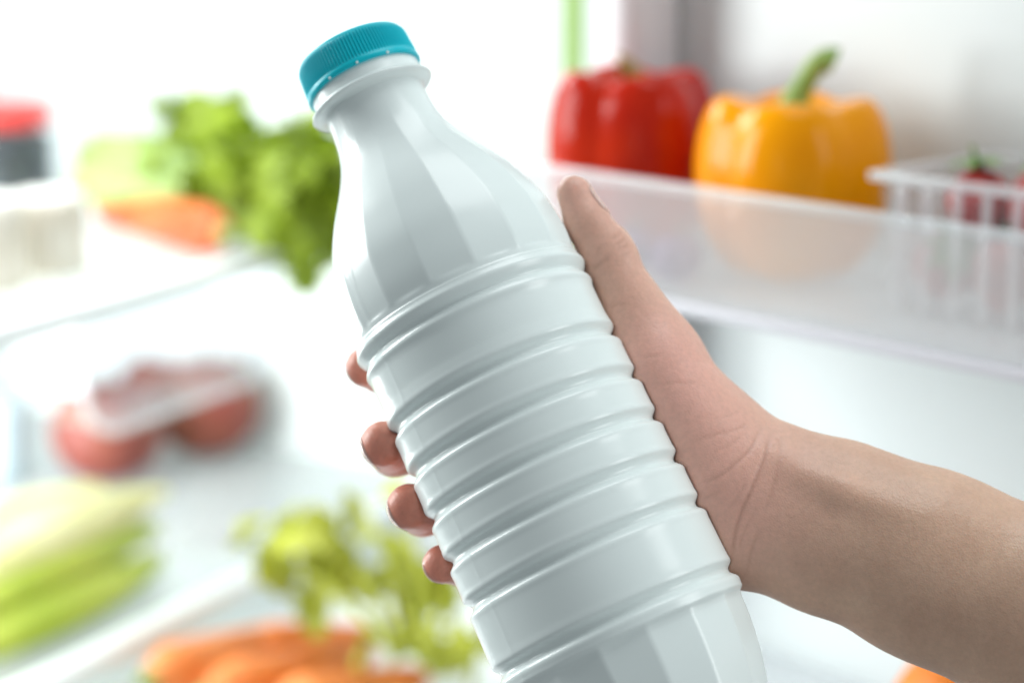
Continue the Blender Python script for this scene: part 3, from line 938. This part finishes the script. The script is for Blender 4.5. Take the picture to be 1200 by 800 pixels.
# =================================================================== FOOD IN THE COMPARTMENT
M['leaf'] = mat("celery_leaf_green", (0.22, 0.33, 0.004), 0.45, var=(0.46, 0.58, 0.05), scale=25)
M['leaf2'] = mat("carrot_top_green", (0.42, 0.46, 0.015), 0.5, var=(0.60, 0.62, 0.10), scale=25)
M['stalk'] = mat("celery_stalk_green", (0.20, 0.33, 0.06), 0.4, var=(0.36, 0.47, 0.16), scale=12)
M['carrot'] = mat("carrot_orange", (0.80, 0.20, 0.03), 0.45, var=(0.85, 0.30, 0.08), scale=25, bump=0.2)
def leaf_mesh(L=0.05, Wd=0.036, seed=0):
    """a toothed, slightly folded leaf blade"""
    rnd = random.Random(seed)
    n = 9; V = []; F = []
    prof = [0.06, 0.62, 0.42, 0.95, 0.66, 1.0, 0.6, 0.7, 0.02]
    for i in range(n):
        x = L * i / (n - 1); w = Wd / 2 * prof[i]
        bend = 0.16 * L * math.sin(PI * i / (n - 1)) 
        V += [Vector((x, -w, bend + w * 0.35 + rnd.uniform(-.001, .001))), Vector((x, 0, bend)), Vector((x, w, bend + w * 0.35 + rnd.uniform(-.001, .001)))]
    for i in range(n - 1):
        a = i * 3
        F += [(a, a + 1, a + 4, a + 3), (a + 1, a + 2, a + 5, a + 4)]
    V2 = [v - Vector((0, 0, 0.0005)) for v in V]; m_ = len(V)
    F2 = [tuple(x + m_ for x in reversed(f)) for f in F]
    return V + V2, F + F2
def leaf_glow(m, w=0.4):
    nt = m.node_tree; b = nt.nodes["Principled BSDF"]; out = nt.nodes["Material Output"]
    tl = nt.nodes.new("ShaderNodeBsdfTranslucent"); mx = nt.nodes.new("ShaderNodeMixShader"); mx.inputs[0].default_value = w
    src = b.inputs["Base Color"].links[0].from_socket
    nt.links.new(src, tl.inputs[0]); nt.links.new(b.outputs[0], mx.inputs[1]); nt.links.new(tl.outputs[0], mx.inputs[2]); nt.links.new(mx.outputs[0], out.inputs[0])
leaf_glow(M['leaf']); leaf_glow(M['leaf2'])
LM = []
for k in range(3):
    o = mesh("leaf", *leaf_mesh(0.05, 0.04, k), M['leaf']); LM.append(o.data); bpy.data.objects.remove(o)
LM2 = []
for k in range(3):
    o = mesh("leaf", *leaf_mesh(0.05, 0.032, 10 + k), M['leaf2']); LM2.append(o.data); bpy.data.objects.remove(o)
def put_leaf(parent, loc, direction, scale, data, roll=None):
    o = bpy.data.objects.new("leaf", data); C.objects.link(o); o.parent = parent
    x = Vector(direction).normalized(); up = Vector((random.uniform(-.5, .5), random.uniform(-.9, .2), random.uniform(0.2, 1)))
    y = up.cross(x).normalized(); z = x.cross(y)
    mt = Matrix((x, y, z)).transposed().to_4x4()
    mt = Matrix.Translation(Vector(loc) - parent_loc(parent)) @ mt @ Matrix.Scale(scale, 4)
    o.matrix_local = mt
    return o
def stick(px, py, h_off=0.0, h=None):
    h = H1 if h is None else h
    return on_height(px, py, h)

def depth_at(px, py, dep): return at(px, py, dep)
# --- celery bunch on the upper shelf
cel = empty("celery_bunch", on_height(200, 285, H1))
tag(cel, "green celery bunch with leafy top lying on the upper glass shelf", "celery")
base_c = [(88, 215, 1.60), (100, 200, 1.62), (112, 222, 1.58), (95, 185, 1.64), (120, 190, 1.62), (110, 172, 1.64)]
ends_c = [(300, 215, 1.56), (312, 195, 1.58), (300, 238, 1.54), (290, 185, 1.60), (320, 178, 1.60), (270, 170, 1.62)]
for (a, b) in zip(base_c, ends_c):
    pa, pb = at(*a), at(*b)
    path = spline([pa, pa.lerp(pb, 0.5) + Vector((0, 0, random.uniform(0.0, 0.008))), pb], 12)
    mesh("stalk", *tube(path, [0.0125 - 0.00045 * i for i in range(12)], 12), M['stalk'], cel)
random.seed(11)
def cluster(parent, boxes, dat, n, dep, scl, down=0.2, dirx=0.6):
    for k in range(n):
        x0, y0, x1, y1 = random.choice(boxes)
        p = at(random.uniform(x0, x1), random.uniform(y0, y1), dep + random.uniform(-0.035, 0.035))
        d = Vector((random.uniform(-0.4, 1) * dirx, random.uniform(-0.6, 0.4), random.uniform(-1, 0.7) - down))
        put_leaf(parent, p, d, random.uniform(*scl), random.choice(dat))
cluster(cel, [(205, 122, 280, 168)], LM, 60, 1.62, (0.35, 0.6), -0.3)
cluster(cel, [(290, 148, 385, 265), (300, 160, 390, 240), (335, 200, 385, 285)], LM, 95, 1.50, (0.6, 1.0), 0.35)
cluster(cel, [(130, 172, 230, 205)], LM, 14, 1.60, (0.3, 0.5), -0.1)
cluster(cel, [(225, 170, 310, 240)], LM, 44, 1.54, (0.5, 0.9), 0.1)
# --- carrot in front of the celery
M['carrot_deep'] = mat("deep_carrot_orange", (0.62, 0.10, 0.02), 0.5, var=(0.70, 0.16, 0.05), scale=25, bump=0.2)
def carrot(p0, p1, r, label, group, root_loc=None, m=None):
    root = empty("carrot", root_loc or p0)
    tag(root, label, "carrot", group)
    n = 22
    path = [p0.lerp(p1, i / (n - 1)) for i in range(n)]
    rad = []
    for i in range(n):
        t = i / (n - 1)
        rr = r * (1 - 0.62 * t ** 1.3) * min(1, (0.25 + 5 * t)) ** 0.5
        if t > 0.93: rr *= max(0.12, (1 - t) / 0.07)
        rad.append(rr * (1 + 0.03 * math.sin(i * 2.3)))
    mesh("root", *tube(path, rad, 18), m or M['carrot'], root)
    d = (p0 - p1).normalized()
    mesh("stem_stub", *tube([p0 - d * 0.002, p0 + d * 0.006, p0 + d * 0.012], [r * 0.35, r * 0.3, r * 0.22], 10), M['stalk'], root)
c0 = on_height(262, 305, H1) ; c1 = on_height(112, 258, H1)
r_ = 0.0205
carrot(c0 + Vector((0, 0, r_)), c1 + Vector((0, 0, 0.010)), r_, "single thick carrot lying in front of the celery on the upper shelf", None, None, M['carrot_deep'])
# --- jar with red lid
jp = on_height(8, 238, H1)
jar = empty("jar", jp); tag(jar, "glass jar of dark fruit with a red lid at the upper shelf's left", "jar")
def wl(c, prof, m=40):
    V = []
    for (z, r) in prof:
        for j in range(m):
            t = 2 * PI * j / m; V.append(c + Vector((r * math.cos(t), r * math.sin(t), z)))
    F = grid_faces(len(prof), m)
    F.append(tuple(range(m - 1, -1, -1))); F.append(tuple(range((len(prof) - 1) * m, len(prof) * m)))
    return V, F
mesh("contents", *wl(jp, [(0.003, 0.036), (0.01, 0.042), (0.056, 0.042), (0.062, 0.037)]), mat("dark_preserve", (0.012, 0.016, 0.03), 0.3, var=(0.03, 0.045, 0.04), scale=90), jar)
g_ = mesh("glass", *wl(jp, [(0, 0.039), (0.003, 0.0445), (0.058, 0.0445), (0.068, 0.038), (0.076, 0.038)]), clear_mat("jar_glass", milk=0.03, gloss=0.05), jar)
mesh("lid", *wl(jp, [(0.069, 0.0425), (0.070, 0.044), (0.083, 0.044), (0.086, 0.041), (0.0865, 0.01)]), mat("red_lid_paint", (0.62, 0.035, 0.03), 0.3, var=(0.66, 0.05, 0.04), scale=40), jar)
# --- two soft cheeses
M['cheese'] = mat("cheese_rind", (0.62, 0.56, 0.46), 0.6, var=(0.74, 0.70, 0.62), scale=30, bump=0.4, bscale=150)
M['cheese_top'] = mat("cheese_bloom", (0.74, 0.72, 0.68), 0.7, var=(0.8, 0.79, 0.76), scale=40, bump=0.3)
for (px, py, r, hh, lb) in ((18, 342, 0.031, 0.060, "pale round cheese at the left end of the upper shelf, the nearer one"), (90, 322, 0.027, 0.054, "pale round cheese with brownish rind beside the carrot tip")):
    p = on_height(px, py, H1) + DI * r * 0.9 + Vector((0, 0, 0.0005))
    ch = empty("cheese", p); tag(ch, lb, "cheese", "cheeses on the upper shelf")
    mesh("rind", *wl(p, [(0, r * 0.94), (0.003, r), (hh - 0.004, r), (hh, r * 0.95)]), M['cheese'], ch)
    mesh("top", *wl(p, [(hh + 0.0005, r * 0.93), (hh + 0.002, r * 0.92), (hh + 0.003, r * 0.8)]), M['cheese_top'], ch)

# --- apples on the lower shelf
M['apple'] = mat("red_apple_skin", (0.19, 0.030, 0.028), 0.5, var=(0.27, 0.075, 0.045), scale=22)
M['apple2'] = mat("russet_apple_skin", (0.24, 0.08, 0.035), 0.5, var=(0.28, 0.055, 0.04), scale=22)
for (px, py, r, mm_, lb) in ((128, 562, 0.050, 'apple', "red apple behind the clear tray, the left one"), (243, 532, 0.050, 'apple2', "orange brown apple behind the clear tray, the right one"), (188, 500, 0.040, 'apple', "apple at the back, showing between the two front apples")):
    p = on_height(px, py, H2)
    round_fruit("apple", p + Vector((0, 0, r * 0.92 - r * 0.0)), r, M[mm_], 0.92, 0.12, lb, "apple", "apples on the lower shelf")
# --- clear tray hung under the upper shelf
tray = empty("hanging_tray", Fp(0.2, 0.1, H1 - 0.14)); tag(tray, "clear hanging tray with rounded corners under the upper shelf", "tray")
def fplane(px, py, d):   # picture point on the vertical plane d metres inside the compartment
    r = ray(px, py); o = Fp(0, d, 0)
    k = Vector((o.x, o.y, 0)).dot(DI) / (r.x * DI.x + r.y * DI.y); return r * k
q0 = fplane(95, 420, 0.05); q1 = fplane(320, 420, 0.05)
s0 = (q0 - Fp(0, 0, 0)).dot(WD); s1 = (q1 - Fp(0, 0, 0)).dot(WD)
zt = fplane(150, 498, 0.05).z
z1 = H1 - 0.0065
rc_ = 0.035
out = [(s0, z1)] + [(s0 + rc_ - rc_ * math.cos(a), zt + rc_ - rc_ * math.sin(a)) for a in np.linspace(0, PI / 2, 9)] + \
      [(s1 - rc_ + rc_ * math.sin(a), zt + rc_ - rc_ * math.cos(a)) for a in np.linspace(0, PI / 2, 9)] + [(s1, z1)]
V = [Fp(a, 0.05, b) for a, b in out] + [Fp(a, 0.0525, b) for a, b in out]
n_ = len(out)
F = [tuple(range(n_)), tuple(range(2 * n_ - 1, n_ - 1, -1))] + [(i, i + n_, (i + 1) % n_ + n_, (i + 1) % n_) for i in range(n_)]
mesh("front_panel", V, F, M['tray'], tray, False)
mesh("rim", *tube([Fp(a, 0.049, b) for a, b in out], 0.0036, 10), M['clear_rim'], tray)
V = [Fp(a, 0.053, b) for a, b in out] + [Fp(a, 0.11, b) for a, b in out]
w_ = mesh("shell", V, [(i, i + 1, i + 1 + n_, i + n_) for i in range(n_ - 1)], M['clear_thin'], tray)

# --- pale chicory / heart of celery at the lower left
M['pale_leaf'] = mat("pale_chicory_leaf", (0.66, 0.62, 0.20), 0.45, var=(0.78, 0.74, 0.42), scale=10)
M['dark_leaf'] = mat("green_chicory_leaf", (0.30, 0.40, 0.02), 0.45, var=(0.46, 0.52, 0.06), scale=10)
chi = empty("chicory", on_height(80, 720, H2)); tag(chi, "pale yellow green chicory head lying at the lower shelf's front left", "chicory")
def blade(pa, pb, wd, th, m, parent, up=Vector((0, 0, 1)), arch=0.01):
    n = 16; k = 12; V = []
    ax = (pb - pa).normalized(); sd = ax.cross(up).normalized(); u2 = sd.cross(ax)
    for i in range(n):
        t = i / (n - 1)
        c = pa.lerp(pb, t) + u2 * arch * math.sin(PI * t)
        w = wd * (math.sin(PI * (0.08 + 0.9 * t)) ** 0.6)
        for j in range(k):
            a = 2 * PI * j / k
            V.append(c + sd * w * math.cos(a) + u2 * th * math.sin(a) * (0.4 + 0.6 * math.sin(PI * t)) - u2 * 0.3 * w * math.cos(a) ** 2)
    F = grid_faces(n, k) + [tuple(range(k - 1, -1, -1)), tuple(range((n - 1) * k, n * k))]
    return mesh("leaf", V, F, m, parent)
q = lambda px, py, dz: on_height(px, py, H2) + Vector((0, 0, dz))
blade(q(-60, 800, 0.016), q(188, 672, 0.014), 0.028, 0.012, M['dark_leaf'], chi, arch=0.004)
blade(q(-60, 780, 0.03), q(185, 655, 0.028), 0.026, 0.012, M['dark_leaf'], chi)
blade(q(-70, 765, 0.042), q(172, 655, 0.045), 0.026, 0.012, M['pale_leaf'], chi, arch=0.012)
blade(q(-70, 745, 0.05), q(196, 645, 0.050), 0.026, 0.010, M['pale_leaf'], chi, arch=0.010)
blade(q(-70, 740, 0.062), q(120, 640, 0.05), 0.022, 0.010, M['pale_leaf'], chi, arch=0.006)

# --- pale blue glass at the far left
bp_ = on_height(2, 560, H2)
gl = empty("drinking_glass", bp_); tag(gl, "pale blue drinking glass at the left edge behind the chicory", "glass")
mesh("wall", *wl(bp_, [(0, 0.022), (0.002, 0.024), (0.075, 0.028), (0.076, 0.0275)]), mat("pale_blue_glass", (0.42, 0.53, 0.60), 0.1, var=(0.5, 0.6, 0.66), scale=20), gl)

# --- carrots with leafy tops in the drawer
def dq(px, py, dz): return on_height(px, py, H3) + Vector((0, 0, dz))
random.seed(5)
cs = [((180, 830), (335, 760), 0.022, "leftmost, pointing back"), ((250, 848), (440, 785), 0.022, "second from the left"), ((330, 866), (505, 812), 0.022, "rightmost at the front"),
      ((300, 778), (450, 756), 0.016, "behind the others")]
for i, (a, b, r, lb) in enumerate(cs):
    dz = r if i < 3 else r
    carrot(dq(a[0], a[1], dz), dq(b[0], b[1], dz * 0.6), r, "orange carrot in the bottom drawer, " + lb, "carrots in the bottom drawer")
top = empty("carrot_greens", dq(440, 740, 0)); tag(top, "bunch of feathery yellow green carrot tops in the bottom drawer", "carrot greens")
for (a, b) in (((470, 770, 1.30), (300, 640, 1.38)), ((480, 765, 1.30), (350, 610, 1.40)), ((490, 770, 1.30), (420, 585, 1.40)), ((500, 765, 1.28), (480, 620, 1.36)), ((495, 780, 1.28), (540, 690, 1.30))):
    pa, pb = at(*a), at(*b)
    mesh("stem", *tube(spline([pa, pa.lerp(pb, 0.5) + Vector((0, 0, 0.012)), pb], 10), [0.0032 - 0.0002 * i for i in range(10)], 8), M['leaf2'], top)
cluster(top, [(280, 618, 360, 650), (330, 625, 420, 690), (400, 650, 500, 700), (380, 640, 470, 690), (430, 700, 545, 750)], LM2, 46, 1.39, (0.6, 1.0), 0.0)
cluster(top, [(370, 690, 420, 740), (500, 720, 550, 765), (380, 570, 450, 605)], LM2, 12, 1.39, (0.5, 0.9), 0.2)
